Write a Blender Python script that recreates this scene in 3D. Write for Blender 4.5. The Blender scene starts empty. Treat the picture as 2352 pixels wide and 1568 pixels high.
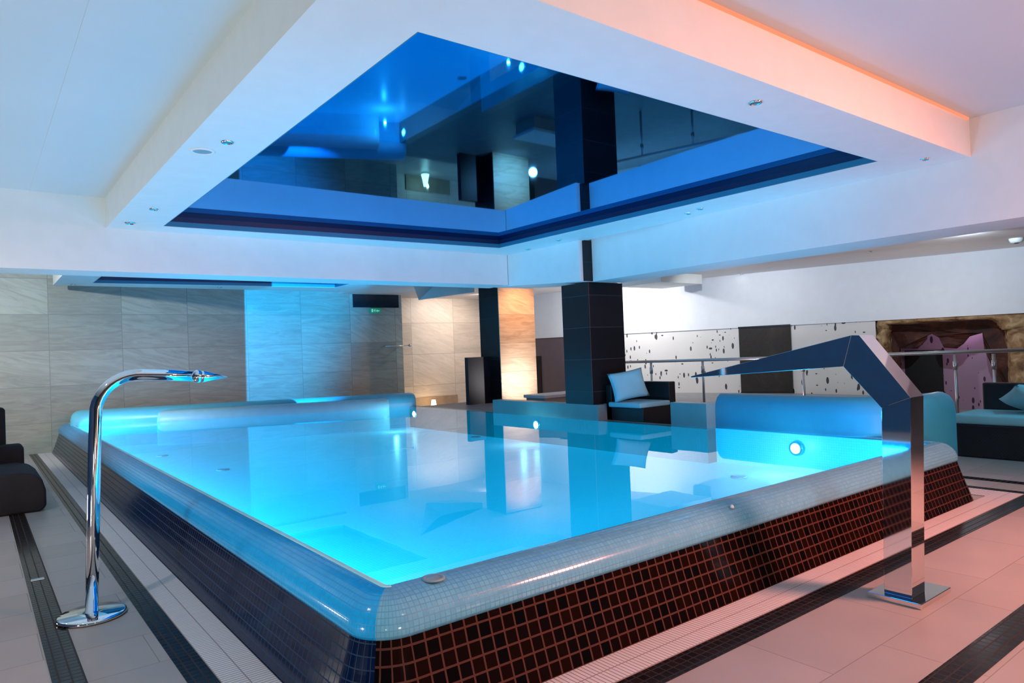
import bpy, bmesh, math, random
from mathutils import Vector, Matrix
random.seed(7)
C = bpy.context.scene.collection
PI = math.pi
sc = bpy.context.scene

# ------------------------------------------------------------------ materials
class NT:
    def __init__(s, name):
        s.m = bpy.data.materials.new(name); s.m.use_nodes = True
        s.t = s.m.node_tree; s.t.nodes.clear()
        s.out = s.t.nodes.new('ShaderNodeOutputMaterial')
    def n(s, typ, **kw):
        nd = s.t.nodes.new('ShaderNode' + typ)
        for k, v in kw.items():
            if k in nd.inputs.keys(): nd.inputs[k].default_value = v
            else: setattr(nd, k, v)
        return nd
    def l(s, a, b): s.t.links.new(a, b)
    def bsdf(s, **kw):
        b = s.t.nodes.new('ShaderNodeBsdfPrincipled')
        for k, v in kw.items(): b.inputs[k].default_value = v
        s.l(b.outputs[0], s.out.inputs[0]); return b
def c4(c): return (c[0], c[1], c[2], 1)
def plain(name, col, rough=.5, metal=0., noise=0.06, nscale=6., bump=0., bscale=40., coat=0., emit=None, es=0):
    t = NT(name)
    b = t.bsdf(Roughness=rough, Metallic=metal)
    b.inputs['Coat Weight'].default_value = coat
    tc = t.n('TexCoord'); nz = t.n('TexNoise', Scale=nscale, Detail=4.)
    t.l(tc.outputs['Object'], nz.inputs['Vector'])
    r = t.n('ValToRGB')
    r.color_ramp.elements[0].position = .3; r.color_ramp.elements[1].position = .7
    r.color_ramp.elements[0].color = c4([x*(1-noise) for x in col])
    r.color_ramp.elements[1].color = c4([min(1, x*(1+noise)) for x in col])
    t.l(nz.outputs['Fac'], r.inputs['Fac']); t.l(r.outputs['Color'], b.inputs['Base Color'])
    if bump:
        n2 = t.n('TexNoise', Scale=bscale, Detail=3.); t.l(tc.outputs['Object'], n2.inputs['Vector'])
        bp = t.n('Bump', Strength=bump, Distance=.01); t.l(n2.outputs['Fac'], bp.inputs['Height'])
        t.l(bp.outputs['Normal'], b.inputs['Normal'])
    if emit:
        b.inputs['Emission Color'].default_value = c4(emit); b.inputs['Emission Strength'].default_value = es
    return t.m
def vec_plane(t, plane):
    tc = t.n('TexCoord')
    if plane == 'uv': return tc.outputs['UV']
    s = t.n('SeparateXYZ'); t.l(tc.outputs['Object'], s.inputs[0])
    k = t.n('CombineXYZ')
    t.l(s.outputs['XYZ'.index(plane[0].upper())], k.inputs[0]); t.l(s.outputs['XYZ'.index(plane[1].upper())], k.inputs[1])
    return k.outputs[0]
def mosaic(name, plane, w, h, mortar, ca, cb, cm, rough=.15, grough=.6, offset=0., bumps=.3, metal=0., vary=0., rot=None, shift=(0, 0), spec=.5):
    t = NT(name); b = t.bsdf(Metallic=metal); b.inputs['Specular IOR Level'].default_value = spec
    v = vec_plane(t, plane)
    mp = t.n('Mapping'); mp.inputs['Location'].default_value = (shift[0], shift[1], 0); t.l(v, mp.inputs[0])
    br = t.n('TexBrick', offset=offset, squash=1.)
    br.inputs['Scale'].default_value = 1; br.inputs['Brick Width'].default_value = w; br.inputs['Row Height'].default_value = h
    br.inputs['Mortar Size'].default_value = mortar; br.inputs['Mortar Smooth'].default_value = .2; br.inputs['Bias'].default_value = 0
    br.inputs['Color1'].default_value = c4(ca); br.inputs['Color2'].default_value = c4(cb); br.inputs['Mortar'].default_value = c4(cm)
    t.l(mp.outputs[0], br.inputs['Vector'])
    col = br.outputs['Color']
    if vary:
        nz = t.n('TexNoise', Scale=2.3, Detail=5.); t.l(mp.outputs[0], nz.inputs['Vector'])
        mx = t.n('MixRGB', blend_type='MULTIPLY'); mx.inputs[0].default_value = vary
        t.l(col, mx.inputs[1]); t.l(nz.outputs['Fac'], mx.inputs[2]); col = mx.outputs[0]
    t.l(col, b.inputs['Base Color'])
    mr = t.n('MapRange'); mr.inputs['To Min'].default_value = rough; mr.inputs['To Max'].default_value = grough
    t.l(br.outputs['Fac'], mr.inputs['Value']); t.l(mr.outputs[0], b.inputs['Roughness'])
    if bumps:
        bp = t.n('Bump', Strength=bumps, Distance=.004, invert=True); t.l(br.outputs['Fac'], bp.inputs['Height'])
        t.l(bp.outputs['Normal'], b.inputs['Normal'])
    return t.m
def emission(name, col, s):
    t = NT(name); e = t.n('Emission', Strength=s); e.inputs['Color'].default_value = c4(col)
    nz = t.n('TexNoise', Scale=3.); mx = t.n('MixRGB'); mx.inputs[0].default_value = .04
    mx.inputs[1].default_value = c4(col); t.l(nz.outputs['Color'], mx.inputs[2]); t.l(mx.outputs[0], e.inputs['Color'])
    t.l(e.outputs[0], t.out.inputs[0]); return t.m

def stone_wall(name, plane='xz', tw=1.18, th=.655, base=(.36, .38, .345), dark=(.26, .27, .245), shift=(.06, .11)):
    t = NT(name); b = t.bsdf(Roughness=.42)
    v = vec_plane(t, plane)
    mp = t.n('Mapping'); mp.inputs['Location'].default_value = (shift[0], shift[1], 0); t.l(v, mp.inputs[0])
    br = t.n('TexBrick', offset=0., squash=1.)
    br.inputs['Scale'].default_value = 1; br.inputs['Brick Width'].default_value = tw; br.inputs['Row Height'].default_value = th
    br.inputs['Mortar Size'].default_value = .006; br.inputs['Bias'].default_value = 0
    br.inputs['Color1'].default_value = (0, 0, 0, 1); br.inputs['Color2'].default_value = (1, 1, 1, 1); br.inputs['Mortar'].default_value = (.3, .3, .3, 1)
    t.l(mp.outputs[0], br.inputs['Vector'])
    # each tile turns and shifts its own veins
    rt = t.n('VectorRotate', rotation_type='Z_AXIS')
    mm = t.n('Math', operation='MULTIPLY'); mm.inputs[1].default_value = 2.6
    bw = t.n('RGBToBW'); t.l(br.outputs['Color'], bw.inputs[0]); t.l(bw.outputs[0], mm.inputs[0])
    pw = t.n('Math', operation='POWER'); pw.inputs[1].default_value = 3.; t.l(bw.outputs[0], pw.inputs[0])
    mm2 = t.n('Math', operation='MULTIPLY'); mm2.inputs[1].default_value = .5; t.l(pw.outputs[0], mm2.inputs[0])
    t.l(mp.outputs[0], rt.inputs['Vector']); t.l(mm2.outputs[0], rt.inputs['Angle'])
    ad = t.n('VectorMath', operation='ADD'); t.l(rt.outputs[0], ad.inputs[0])
    cx = t.n('CombineXYZ'); t.l(mm.outputs[0], cx.inputs[0]); t.l(mm.outputs[0], cx.inputs[2]); t.l(cx.outputs[0], ad.inputs[1])
    sc_ = t.n('Mapping'); sc_.inputs['Scale'].default_value = (.9, 5.5, 1.); t.l(ad.outputs[0], sc_.inputs[0])
    nz = t.n('TexNoise', Scale=1.5, Detail=7., Roughness=.62, Distortion=1.6); t.l(sc_.outputs[0], nz.inputs['Vector'])
    r = t.n('ValToRGB'); r.color_ramp.elements[0].position = .3; r.color_ramp.elements[1].position = .62
    r.color_ramp.elements[0].color = c4(dark); r.color_ramp.elements[1].color = c4(base)
    t.l(nz.outputs['Fac'], r.inputs['Fac'])
    tv = t.n('MapRange'); tv.inputs['To Min'].default_value = .84; tv.inputs['To Max'].default_value = 1.1; t.l(bw.outputs[0], tv.inputs['Value'])
    m2 = t.n('MixRGB', blend_type='MULTIPLY'); m2.inputs[0].default_value = 1; t.l(r.outputs[0], m2.inputs[1]); t.l(tv.outputs[0], m2.inputs[2])
    m3 = t.n('MixRGB'); m3.inputs[2].default_value = c4([x*.6 for x in base]); t.l(br.outputs['Fac'], m3.inputs[0]); t.l(m2.outputs[0], m3.inputs[1])
    t.l(m3.outputs[0], b.inputs['Base Color'])
    return t.m

def terrazzo(name, base, chip, scale=3.2):
    t = NT(name); b = t.bsdf(Roughness=.5)
    tc = t.n('TexCoord')
    def chips(sx, sz, s, thr, rot):
        mp = t.n('Mapping'); mp.inputs['Scale'].default_value = (sx, 0, sz); mp.inputs['Rotation'].default_value = (0, rot, 0)
        t.l(tc.outputs['Object'], mp.inputs[0])
        vo = t.n('TexVoronoi', Scale=s); t.l(mp.outputs[0], vo.inputs['Vector'])
        bw = t.n('SeparateColor'); t.l(vo.outputs['Color'], bw.inputs[0])
        m = t.n('Math', operation='MULTIPLY'); m.inputs[1].default_value = thr; t.l(bw.outputs[0], m.inputs[0])
        lt = t.n('Math', operation='LESS_THAN'); t.l(vo.outputs['Distance'], lt.inputs[0]); t.l(m.outputs[0], lt.inputs[1])
        return lt.outputs[0]
    a = chips(2.6, 1., 4.0, .32, 0.); c = chips(1., 1.8, 3.6, .16, .8); d = chips(2.2, .8, 4.5, .17, -.3)
    mx = t.n('Math', operation='MAXIMUM'); t.l(a, mx.inputs[0]); t.l(c, mx.inputs[1])
    mx2 = t.n('Math', operation='MAXIMUM'); t.l(mx.outputs[0], mx2.inputs[0]); t.l(d, mx2.inputs[1])
    nz = t.n('TexNoise', Scale=2., Detail=4.); t.l(tc.outputs['Object'], nz.inputs['Vector'])
    r = t.n('ValToRGB'); r.color_ramp.elements[0].color = c4([x*.88 for x in base]); r.color_ramp.elements[1].color = c4(base)
    t.l(nz.outputs['Fac'], r.inputs['Fac'])
    m = t.n('MixRGB'); m.inputs[2].default_value = c4(chip); t.l(mx2.outputs[0], m.inputs[0]); t.l(r.outputs[0], m.inputs[1])
    t.l(m.outputs[0], b.inputs['Base Color'])
    return t.m
def rock(name, a, b_, c_, scale=2.2):
    t = NT(name); b = t.bsdf(Roughness=.7)
    tc = t.n('TexCoord'); nz = t.n('TexNoise', Scale=scale, Detail=8., Roughness=.6, Distortion=.6); t.l(tc.outputs['Object'], nz.inputs['Vector'])
    r = t.n('ValToRGB'); r.color_ramp.elements[0].position = .33; r.color_ramp.elements[0].color = c4(a)
    e = r.color_ramp.elements.new(.5); e.color = c4(b_); r.color_ramp.elements[-1].position = .7; r.color_ramp.elements[-1].color = c4(c_)
    t.l(nz.outputs['Fac'], r.inputs['Fac']); t.l(r.outputs[0], b.inputs['Base Color'])
    bp = t.n('Bump', Strength=.8, Distance=.06); t.l(nz.outputs['Fac'], bp.inputs['Height']); t.l(bp.outputs['Normal'], b.inputs['Normal'])
    return t.m
def water_mat():
    t = NT('pool_water')
    tr = t.n('BsdfTransparent'); tr.inputs[0].default_value = (.34, .86, .985, 1)
    gl = t.n('BsdfGlossy', Roughness=.0); gl.inputs[0].default_value = (1, 1, 1, 1)
    fr = t.n('Fresnel', IOR=1.33)
    nz = t.n('TexNoise', Scale=1.6, Detail=2.); tc = t.n('TexCoord'); t.l(tc.outputs['Object'], nz.inputs['Vector'])
    bp = t.n('Bump', Strength=.012, Distance=.05); t.l(nz.outputs['Fac'], bp.inputs['Height'])
    t.l(bp.outputs['Normal'], gl.inputs['Normal'])
    mu = t.n('Math', operation='MULTIPLY'); mu.inputs[1].default_value = .9; t.l(fr.outputs[0], mu.inputs[0])
    mx = t.n('MixShader'); t.l(mu.outputs[0], mx.inputs[0]); t.l(tr.outputs[0], mx.inputs[1]); t.l(gl.outputs[0], mx.inputs[2])
    t.l(mx.outputs[0], t.out.inputs[0]); return t.m
def wicker(name, col):
    t = NT(name); b = t.bsdf(Roughness=.45)
    tc = t.n('TexCoord'); ck = t.n('TexChecker', Scale=55.); t.l(tc.outputs['Object'], ck.inputs['Vector'])
    ck.inputs['Color1'].default_value = c4(col); ck.inputs['Color2'].default_value = c4([x*.45 for x in col])
    t.l(ck.outputs['Color'], b.inputs['Base Color'])
    bp = t.n('Bump', Strength=.5, Distance=.004); t.l(ck.outputs['Fac'], bp.inputs['Height']); t.l(bp.outputs['Normal'], b.inputs['Normal'])
    return t.m

M = {}
M['white'] = plain('white_paint', (.78, .83, .82), .55, noise=.02)
M['white_beam'] = plain('beam_paint', (.76, .80, .79), .55, noise=.02)
M['ceil_left'] = plain('ceiling_paint', (.58, .68, .72), .6, noise=.03, nscale=.8)  # cooler, dimmer light on the left ceiling is put into this tint
M['wall_white'] = plain('wall_paint', (.72, .75, .80), .55, noise=.02)
M['stone'] = stone_wall('stone_tile_wall')
M['stone_beige'] = stone_wall('beige_stone_wall', base=(.62, .545, .485), dark=(.50, .435, .38), tw=1.3, th=.82)
M['stone_warm'] = stone_wall('warm_stone_panel', tw=3., th=.62, base=(.66, .50, .36), dark=(.46, .31, .20), shift=(.4, .17))
M['pillar_dark'] = mosaic('dark_pillar_tile', 'uv', 2.0, .45, .004, (.012, .012, .016), (.02, .018, .022), (.06, .06, .065), .3, .5, vary=.5, spec=.3)
M['floor'] = mosaic('floor_tile', 'xy', .92, .46, .0025, (.40, .36, .335), (.46, .41, .385), (.27, .24, .22), .38, .6, offset=.5, bumps=.15, vary=.25, shift=(.2, .2))
M['strip'] = mosaic('black_floor_mosaic', 'xy', .05, .048, .004, (.004, .004, .005), (.014, .009, .008), (.026, .018, .016), .16, .6, bumps=.4, spec=.25)
M['wall_mosaic'] = mosaic('redlit_pool_mosaic', 'uv', .066, .066, .005, (.002, .002, .003), (.010, .003, .002), (.07, .020, .014), .10, .6, bumps=.4, spec=.16)  # reddish tiles and grout carry the red light reflected on this wall
M['wall_bluelit'] = mosaic('bluelit_pool_mosaic', 'uv', .05, .05, .003, (.001, .006, .03), (.002, .010, .045), (.003, .022, .06), .12, .6, bumps=.3, spec=.22)  # navy tone stands in for blue light on the left wall
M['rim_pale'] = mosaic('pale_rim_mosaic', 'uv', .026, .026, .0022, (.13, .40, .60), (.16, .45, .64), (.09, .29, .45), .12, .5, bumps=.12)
M['rim_bluelit'] = mosaic('bluelit_rim_mosaic', 'uv', .026, .026, .0022, (.006, .36, .78), (.012, .41, .82), (.004, .28, .66), .12, .5, bumps=.10)  # blue light falling on the left rim is put into the tile colour
M['basin'] = mosaic('self_lit_basin_mosaic', 'uv', .026, .026, .002, (.62, .86, .93), (.70, .90, .95), (.50, .74, .82), .3, .5, bumps=0)
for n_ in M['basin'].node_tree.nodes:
    if n_.type == 'BSDF_PRINCIPLED': n_.inputs['Emission Color'].default_value = (.0, .46, .80, 1); n_.inputs['Emission Strength'].default_value = .72  # tiles glow by themselves, in place of more underwater light
M['bench'] = plain('bluelit_bench_mosaic', (.03, .30, .46), .35, noise=.04)  # blue light from the pool is put into the base colour
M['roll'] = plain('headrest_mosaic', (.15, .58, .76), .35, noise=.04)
M['water'] = water_mat()
M['chrome'] = plain('chrome', (.85, .87, .89), .04, 1., noise=.01)
M['steel'] = plain('brushed_steel', (.72, .74, .76), .34, 1., noise=.02)
M['dark_metal'] = plain('dark_metal', (.03, .03, .035), .35, .8)
M['wicker'] = wicker('black_wicker', (.010, .010, .012))
M['cushion'] = plain('pale_blue_fabric', (.24, .60, .70), .85, noise=.05, bump=.2, bscale=300)
M['black_fabric'] = plain('black_fabric', (.003, .004, .006), .8, noise=.2, bump=.2, bscale=200)
def film_mat():
    t = NT('blue_stretch_film')
    g1 = t.n('BsdfGlossy', Roughness=.025); g2 = t.n('BsdfGlossy', Roughness=.025); g2.inputs[0].default_value = (1, 1, 1, 1)
    nz = t.n('TexNoise', Scale=.6); tc = t.n('TexCoord'); t.l(tc.outputs['Object'], nz.inputs['Vector'])
    r = t.n('ValToRGB'); r.color_ramp.elements[0].color = (.003, .29, .70, 1); r.color_ramp.elements[1].color = (.005, .33, .76, 1)
    t.l(nz.outputs['Fac'], r.inputs['Fac']); t.l(r.outputs[0], g1.inputs[0])
    fr = t.n('Fresnel', IOR=1.45); mu = t.n('Math', operation='MULTIPLY'); mu.inputs[1].default_value = .28; t.l(fr.outputs[0], mu.inputs[0])
    mx = t.n('MixShader'); t.l(mu.outputs[0], mx.inputs[0]); t.l(g1.outputs[0], mx.inputs[1]); t.l(g2.outputs[0], mx.inputs[2])
    t.l(mx.outputs[0], t.out.inputs[0]); return t.m
M['mirror'] = film_mat()
M['recess_navy'] = plain('navy_trim', (.004, .018, .07), .35, noise=.05)
M['recess_bluelit'] = plain('bluelit_trim', (.02, .20, .34), .4, noise=.05)  # whitish trim, with the blue light on it painted in
M['led'] = emission('orange_led_strip', (.95, .24, .12), 1.3)
M['lens'] = plain('downlight_lens', (.12, .14, .15), .2, noise=.05)
M['lens_grey'] = plain('speaker_grille', (.25, .36, .40), .4, noise=.05)
M['lens_on'] = emission('lit_lens', (1., .97, .92), 14.)
M['underlamp'] = emission('underwater_lens', (.85, .97, 1.), 30.)
M['lampcone'] = emission('glowing_lamp_shade', (1., .72, .40), 9.)
M['plinth'] = plain('grey_teal_stone', (.16, .26, .26), .35, noise=.12, nscale=2.)
M['platform'] = plain('platform_stone', (.22, .22, .23), .5, noise=.1)
M['terrazzo'] = terrazzo('speckled_wall', (.70, .69, .67), (.05, .045, .05))
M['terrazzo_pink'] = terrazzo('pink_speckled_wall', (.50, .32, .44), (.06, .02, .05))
M['taupe'] = plain('taupe_wall', (.12, .09, .105), .5, noise=.06)
M['black'] = plain('black_void', (.003, .003, .004), .6)
M['dark_panel'] = rock('dark_glossy_panel', (.010, .008, .007), (.018, .014, .012), (.05, .042, .036), .9)
M['rock_red'] = rock('red_brown_rock', (.012, .003, .002), (.06, .012, .007), (.13, .035, .018))
M['rock_tan'] = rock('tan_rock', (.10, .045, .018), (.32, .18, .08), (.55, .40, .24), 5.)
M['exit_green'] = plain('exit_sign_green', (.01, .30, .18), .4, emit=(.0, .35, .20), es=.25)
M['exit_white'] = plain('exit_sign_white', (.5, .8, .7), .4, emit=(.4, .9, .7), es=.3)
M['window'] = plain('dark_window_glass', (.006, .016, .028), .12, noise=.1)
M['grate'] = None
def grate_mat():
    t = NT('white_grating'); b = t.bsdf(Roughness=.45)
    tc = t.n('TexCoord')
    br = t.n('TexBrick', offset=0., squash=1.)
    for k, v in (('Scale', 1), ('Brick Width', .024), ('Row Height', .108), ('Mortar Size', .0032), ('Mortar Smooth', .25), ('Bias', 0)): br.inputs[k].default_value = v
    br.inputs['Color1'].default_value = c4((.78, .72, .71)); br.inputs['Color2'].default_value = c4((.82, .76, .75)); br.inputs['Mortar'].default_value = c4((.34, .28, .28))
    t.l(tc.outputs['UV'], br.inputs['Vector']); t.l(br.outputs['Color'], b.inputs['Base Color'])
    bp = t.n('Bump', Strength=.6, Distance=.006, invert=True); t.l(br.outputs['Fac'], bp.inputs['Height']); t.l(bp.outputs['Normal'], b.inputs['Normal'])
    return t.m
M['grate'] = grate_mat()

# ------------------------------------------------------------------ mesh helpers
def bm_(): return bmesh.new()
def add_box(bm, x0, x1, y0, y1, z0, z1, mtx=None):
    vs = [bm.verts.new((x, y, z)) for z in (z0, z1) for x, y in ((x0, y0), (x1, y0), (x1, y1), (x0, y1))]
    if mtx:
        for v in vs: v.co = mtx @ v.co
    for f in ((3, 2, 1, 0), (4, 5, 6, 7), (0, 1, 5, 4), (1, 2, 6, 5), (2, 3, 7, 6), (3, 0, 4, 7)):
        bm.faces.new([vs[i] for i in f])
    return vs
def add_prism(bm, pts, axis, a, b):
    """polygon pts in the two other axes, extruded along axis from a to b"""
    def mk(p, q):
        if axis == 'x': return (q, p[0], p[1])
        if axis == 'y': return (p[0], q, p[1])
        return (p[0], p[1], q)
    A = [bm.verts.new(mk(p, a)) for p in pts]; B = [bm.verts.new(mk(p, b)) for p in pts]
    n = len(pts)
    bm.faces.new(A[::-1]); bm.faces.new(B)
    for i in range(n): bm.faces.new((A[i], A[(i+1) % n], B[(i+1) % n], B[i]))
def add_tube(bm, pts, r, seg=20, caps=True):
    pts = [Vector(p) for p in pts]; rr = r if isinstance(r, (list, tuple)) else [r]*len(pts)
    rings = []; up = Vector((0, 0, 1)); prev = None
    for i, p in enumerate(pts):
        d = (pts[min(i+1, len(pts)-1)] - pts[max(i-1, 0)]).normalized()
        if prev is None:
            a = Vector((0, 1, 0)) if abs(d.y) < .9 else Vector((1, 0, 0))
            u = (a - d*a.dot(d)).normalized()
        else: u = (prev - d*prev.dot(d)).normalized()
        prev = u; v = d.cross(u)
        rings.append([bm.verts.new(p + (u*math.cos(k*2*PI/seg) + v*math.sin(k*2*PI/seg))*rr[i]) for k in range(seg)])
    for a, b in zip(rings, rings[1:]):
        for k in range(seg):
            f = bm.faces.new((a[k], a[(k+1) % seg], b[(k+1) % seg], b[k])); f.smooth = True
    if caps: bm.faces.new(rings[0][::-1]); bm.faces.new(rings[-1])
def add_lathe(bm, prof, cx, cy, z0=0, seg=40):
    """prof list of (r,z)"""
    rings = []
    for r, z in prof: rings.append([bm.verts.new((cx + r*math.cos(k*2*PI/seg), cy + r*math.sin(k*2*PI/seg), z0+z)) for k in range(seg)])
    for a, b in zip(rings, rings[1:]):
        for k in range(seg):
            f = bm.faces.new((a[k], a[(k+1) % seg], b[(k+1) % seg], b[k])); f.smooth = True
    bm.faces.new(rings[0][::-1]); bm.faces.new(rings[-1])
def obj(name, bm, mat, parent=None, bevel=0, bseg=2, fix=True, loc=None, rotz=0):
    if fix: bmesh.ops.recalc_face_normals(bm, faces=bm.faces)
    me = bpy.data.meshes.new(name); bm.to_mesh(me); bm.free()
    o = bpy.data.objects.new(name, me); C.objects.link(o); me.materials.append(mat)
    if parent:
        o.parent = parent
        if parent.location.length or parent.rotation_euler.z:
            o.matrix_parent_inverse = (Matrix.Translation(parent.location) @ parent.rotation_euler.to_matrix().to_4x4()).inverted()
    if loc: o.location = loc
    if rotz: o.rotation_euler.z = rotz
    if bevel:
        b = o.modifiers.new('bevel', 'BEVEL'); b.width = bevel; b.segments = bseg; b.limit_method = 'ANGLE'
        if bseg > 2:
            for p in me.polygons: p.use_smooth = True
    return o
def tag(o, label, cat, group=None):
    o['label'] = label; o['category'] = cat
    if group: o['group'] = group
    return o
def thing(name, label, cat, loc=(0, 0, 0), group=None, rotz=0):
    o = bpy.data.objects.new(name, None); C.objects.link(o); o.location = loc; o.rotation_euler = (0, 0, rotz)
    o.empty_display_size = .1
    return tag(o, label, cat, group)
def struct(name, bm, mat, label=None, **kw):
    o = obj(name, bm, mat, **kw); o['kind'] = 'structure'
    if label: o['label'] = label
    return o
def boxes(*bs):
    bm = bm_()
    for b in bs: add_box(bm, *b)
    return bm
def uv_by(o, fn):
    me = o.data; uv = me.uv_layers.new(name='UVMap')
    for lp in me.loops:
        uv.data[lp.index].uv = fn(me.vertices[lp.vertex_index].co)
def uv_box(o):
    me = o.data; uv = me.uv_layers.new(name='UVMap')
    for p in me.polygons:
        n = p.normal
        for li in p.loop_indices:
            c = me.vertices[me.loops[li].vertex_index].co
            uv.data[li].uv = (c.y, c.z) if abs(n.x) > .7 else ((c.x, c.z) if abs(n.y) > .7 else (c.x, c.y))
def sweep(bm, path, prof, uvl, smooth=True):
    """path: list of (point2d, outward normal2d, along); prof: list of (inset, z). returns nothing; writes UV (along, arc length)"""
    arc = [0]
    for a, b in zip(prof, prof[1:]): arc.append(arc[-1] + math.hypot(a[0]-b[0], a[1]-b[1]))
    cols = [[bm.verts.new((p[0]-n[0]*i, p[1]-n[1]*i, z)) for i, z in prof] for p, n, s in path]
    for k in range(len(path)-1):
        for j in range(len(prof)-1):
            f = bm.faces.new((cols[k][j], cols[k+1][j], cols[k+1][j+1], cols[k][j+1])); f.smooth = smooth
            for lp, (a, b) in zip(f.loops, ((k, j), (k+1, j), (k+1, j+1), (k, j+1))): lp[uvl].uv = (path[a][2], arc[b])

# ------------------------------------------------------------------ setting: floor, strips, platform
struct('floor', boxes((-5, 17, -4, 17, -.3, 0)), M['floor'])
struct('trim_1', boxes((.77, .89, 2.09, 15.2, 0, .003), (.89, 7.64, 2.09, 2.235, 0, .003), (7.64, 7.76, 2.09, 5.1, 0, .003)), M['strip'], label='black mosaic strip in the floor around the pool drain')
struct('trim_2', boxes((.27, .405, 1.36, 15.2, 0, .003), (.27, 8.13, 1.207, 1.36, 0, .003), (8.13, 8.26, 1.207, 5.1, 0, .003)), M['strip'], label='outer black mosaic strip in the floor')
struct('trim_3', boxes((6.98, 8.7, 5.1, 13.2, 0, .40), (8.7, 13.6, 5.1, 13.2, 0, .40)), M['platform'], label='raised grey platform behind the pool')
b = boxes((6.80, 6.98, 6.9, 9.35, 0, .72), (6.80, 6.98, 5.1, 5.63, 0, .80), (6.80, 6.98, 5.63, 6.9, 0, .505), (6.80, 6.98, 9.35, 12.6, 0, .505))
struct('trim_4', b, M['plinth'], label='low grey stone plinth along the far pool edge')

# ------------------------------------------------------------------ walls
struct('wall_back', boxes((-5, 8.39, 15.2, 15.4, 0, 3.33), (8.19, 8.39, 15.4, 15.9, 0, 3.33)), M['stone'])
struct('wall_rear_beige', boxes((8.39, 11.6, 15.9, 16.1, 0, 3.33)), M['stone_beige'])
struct('baseboard_rear', boxes((9.03, 10.38, 15.87, 15.9, 0, .40)), plain('brown_stone_skirting', (.30, .22, .16), .5, noise=.15))
struct('wall_left', boxes((-3.4, -3.2, -4, 15.2, 0, 3.33)), plain('slate_blue_wall', (.012, .08, .20), .45, noise=.1))
struct('wall_front', boxes((-3.4, 17, -4.2, -4, 0, 3.33)), plain('olive_grey_wall', (.16, .155, .125), .5, noise=.1))
struct('wall_far_right', boxes((17, 17.2, -4.2, 17, 0, 3.33)), M['wall_white'])
Wn = Vector((.9636, .2679, 0)); Wang = math.atan2(-.9636, .2679); Wloc = Wn*15.29
def wobj(name, bm, mat, **kw): return obj(name, bm, mat, loc=Wloc, rotz=Wang, **kw)
def wpt(s, d, z): return Wn*15.29 + Vector((.2679, -.9636, 0))*s + Wn*d + Vector((0, 0, z))
w = wobj('wall_right', boxes((-12.4, 3.2, -.03, .3, 1.83, 3.0)), M['wall_white']); w['kind'] = 'structure'
w = wobj('wall_right_lower', boxes((-9.2, -2.45, 0, .3, 0, 1.83)), M['terrazzo']); w['kind'] = 'structure'; w['label'] = 'white speckled wall behind the steel railing'
w = wobj('wall_right_taupe', boxes((-12.4, -9.2, 0, .3, 0, 1.83)), M['taupe']); w['kind'] = 'structure'
w = wobj('door_1', boxes((-10.60, -10.44, -.03, .02, .2, 1.36)), M['black']); w['kind'] = 'structure'; w['label'] = 'narrow black doorway in the taupe wall'
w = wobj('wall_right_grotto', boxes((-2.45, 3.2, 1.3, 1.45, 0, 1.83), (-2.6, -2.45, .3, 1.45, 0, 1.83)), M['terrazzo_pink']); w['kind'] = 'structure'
w = wobj('door_2', boxes((-2.13, -1.46, 1.26, 1.32, .0, 1.2)), M['black']); w['kind'] = 'structure'; w['label'] = 'black doorway inside the rock grotto'
dp = thing('wall_panel', 'dark brown glossy panel set in the white speckled wall', 'wall panel', wpt(-4.6, -.02, .38), rotz=Wang)
obj('panel', boxes((-.543, .543, -.02, .02, 0, 1.47)), M['dark_panel'], None).parent = dp
for z0, z1 in ((.0, .04), (1.43, 1.47)):
    obj('panel_edge', boxes((-.55, .55, -.03, .0, z0, z1)), M['dark_metal'], None).parent = dp

# grotto of artificial rock: a frame and a hanging curtain of rock
gr = thing('rock_grotto', 'brown artificial rock arch framing a pink recess in the right wall', 'grotto', wpt(-1.4, 0, 0), rotz=Wang)
def noisy_frame(bm, outer, inner, y0, y1, amp):
    rnd = random.Random(3)
    def dens(poly, n):
        out = []
        for a, b in zip(poly, poly[1:]):
            for k in range(n): out.append((a[0]+(b[0]-a[0])*k/n, a[1]+(b[1]-a[1])*k/n))
        out.append(poly[-1]); return out
    O = dens(outer, 8); I = dens(inner, 8); rows = []
    for o, i in zip(O, I):
        r = []
        for t_, y in ((0, y0+.05), (.12, y0), (.45, y0-.07), (.8, y0-.03), (1, y0+.05), (1.06, y1)):
            j = rnd.uniform(-amp, amp)
            r.append(bm.verts.new((o[0]+(i[0]-o[0])*t_+(j if .05 < t_ else 0), y+j, o[1]+(i[1]-o[1])*t_+(j*.6 if .05 < t_ else 0))))
        rows.append(r)
    for a, b in zip(rows, rows[1:]):
        for k in range(5):
            f = bm.faces.new((a[k], a[k+1], b[k+1], b[k])); f.smooth = True
bm = bm_()
noisy_frame(bm, [(-1.05, 0), (-1.05, 1.45), (-1.02, 1.84), (1.0, 1.84), (2.6, 1.84), (2.6, 0)], [(-.85, 0), (-.86, 1.45), (-.83, 1.74), (.8, 1.76), (1.08, 1.5), (1.08, 0)], 0., .7, .028)
obj('rock_frame', bm, M['rock_tan'], None).parent = gr
low = [(-.94, 1.84), (-.94, 0.), (-.72, 0.), (-.715, 1.26), (-.41, 1.25), (-.25, 1.42), (-.226, 1.50), (-.15, 1.54), (-.03, 1.45), (.05, 1.25), (.25, 1.23), (.36, 1.32), (.458, 1.45), (.67, 1.51), (.69, 1.21), (.79, .88), (.82, .0), (1.25, 0), (1.25, 1.84)]
bm = bm_()
from mathutils.geometry import tessellate_polygon
tri = tessellate_polygon([[Vector((p[0], p[1], 0)) for p in low]])
fa = [bm.verts.new((p[0], .42, p[1])) for p in low]; fb = [bm.verts.new((p[0], .62, p[1])) for p in low]
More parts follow.
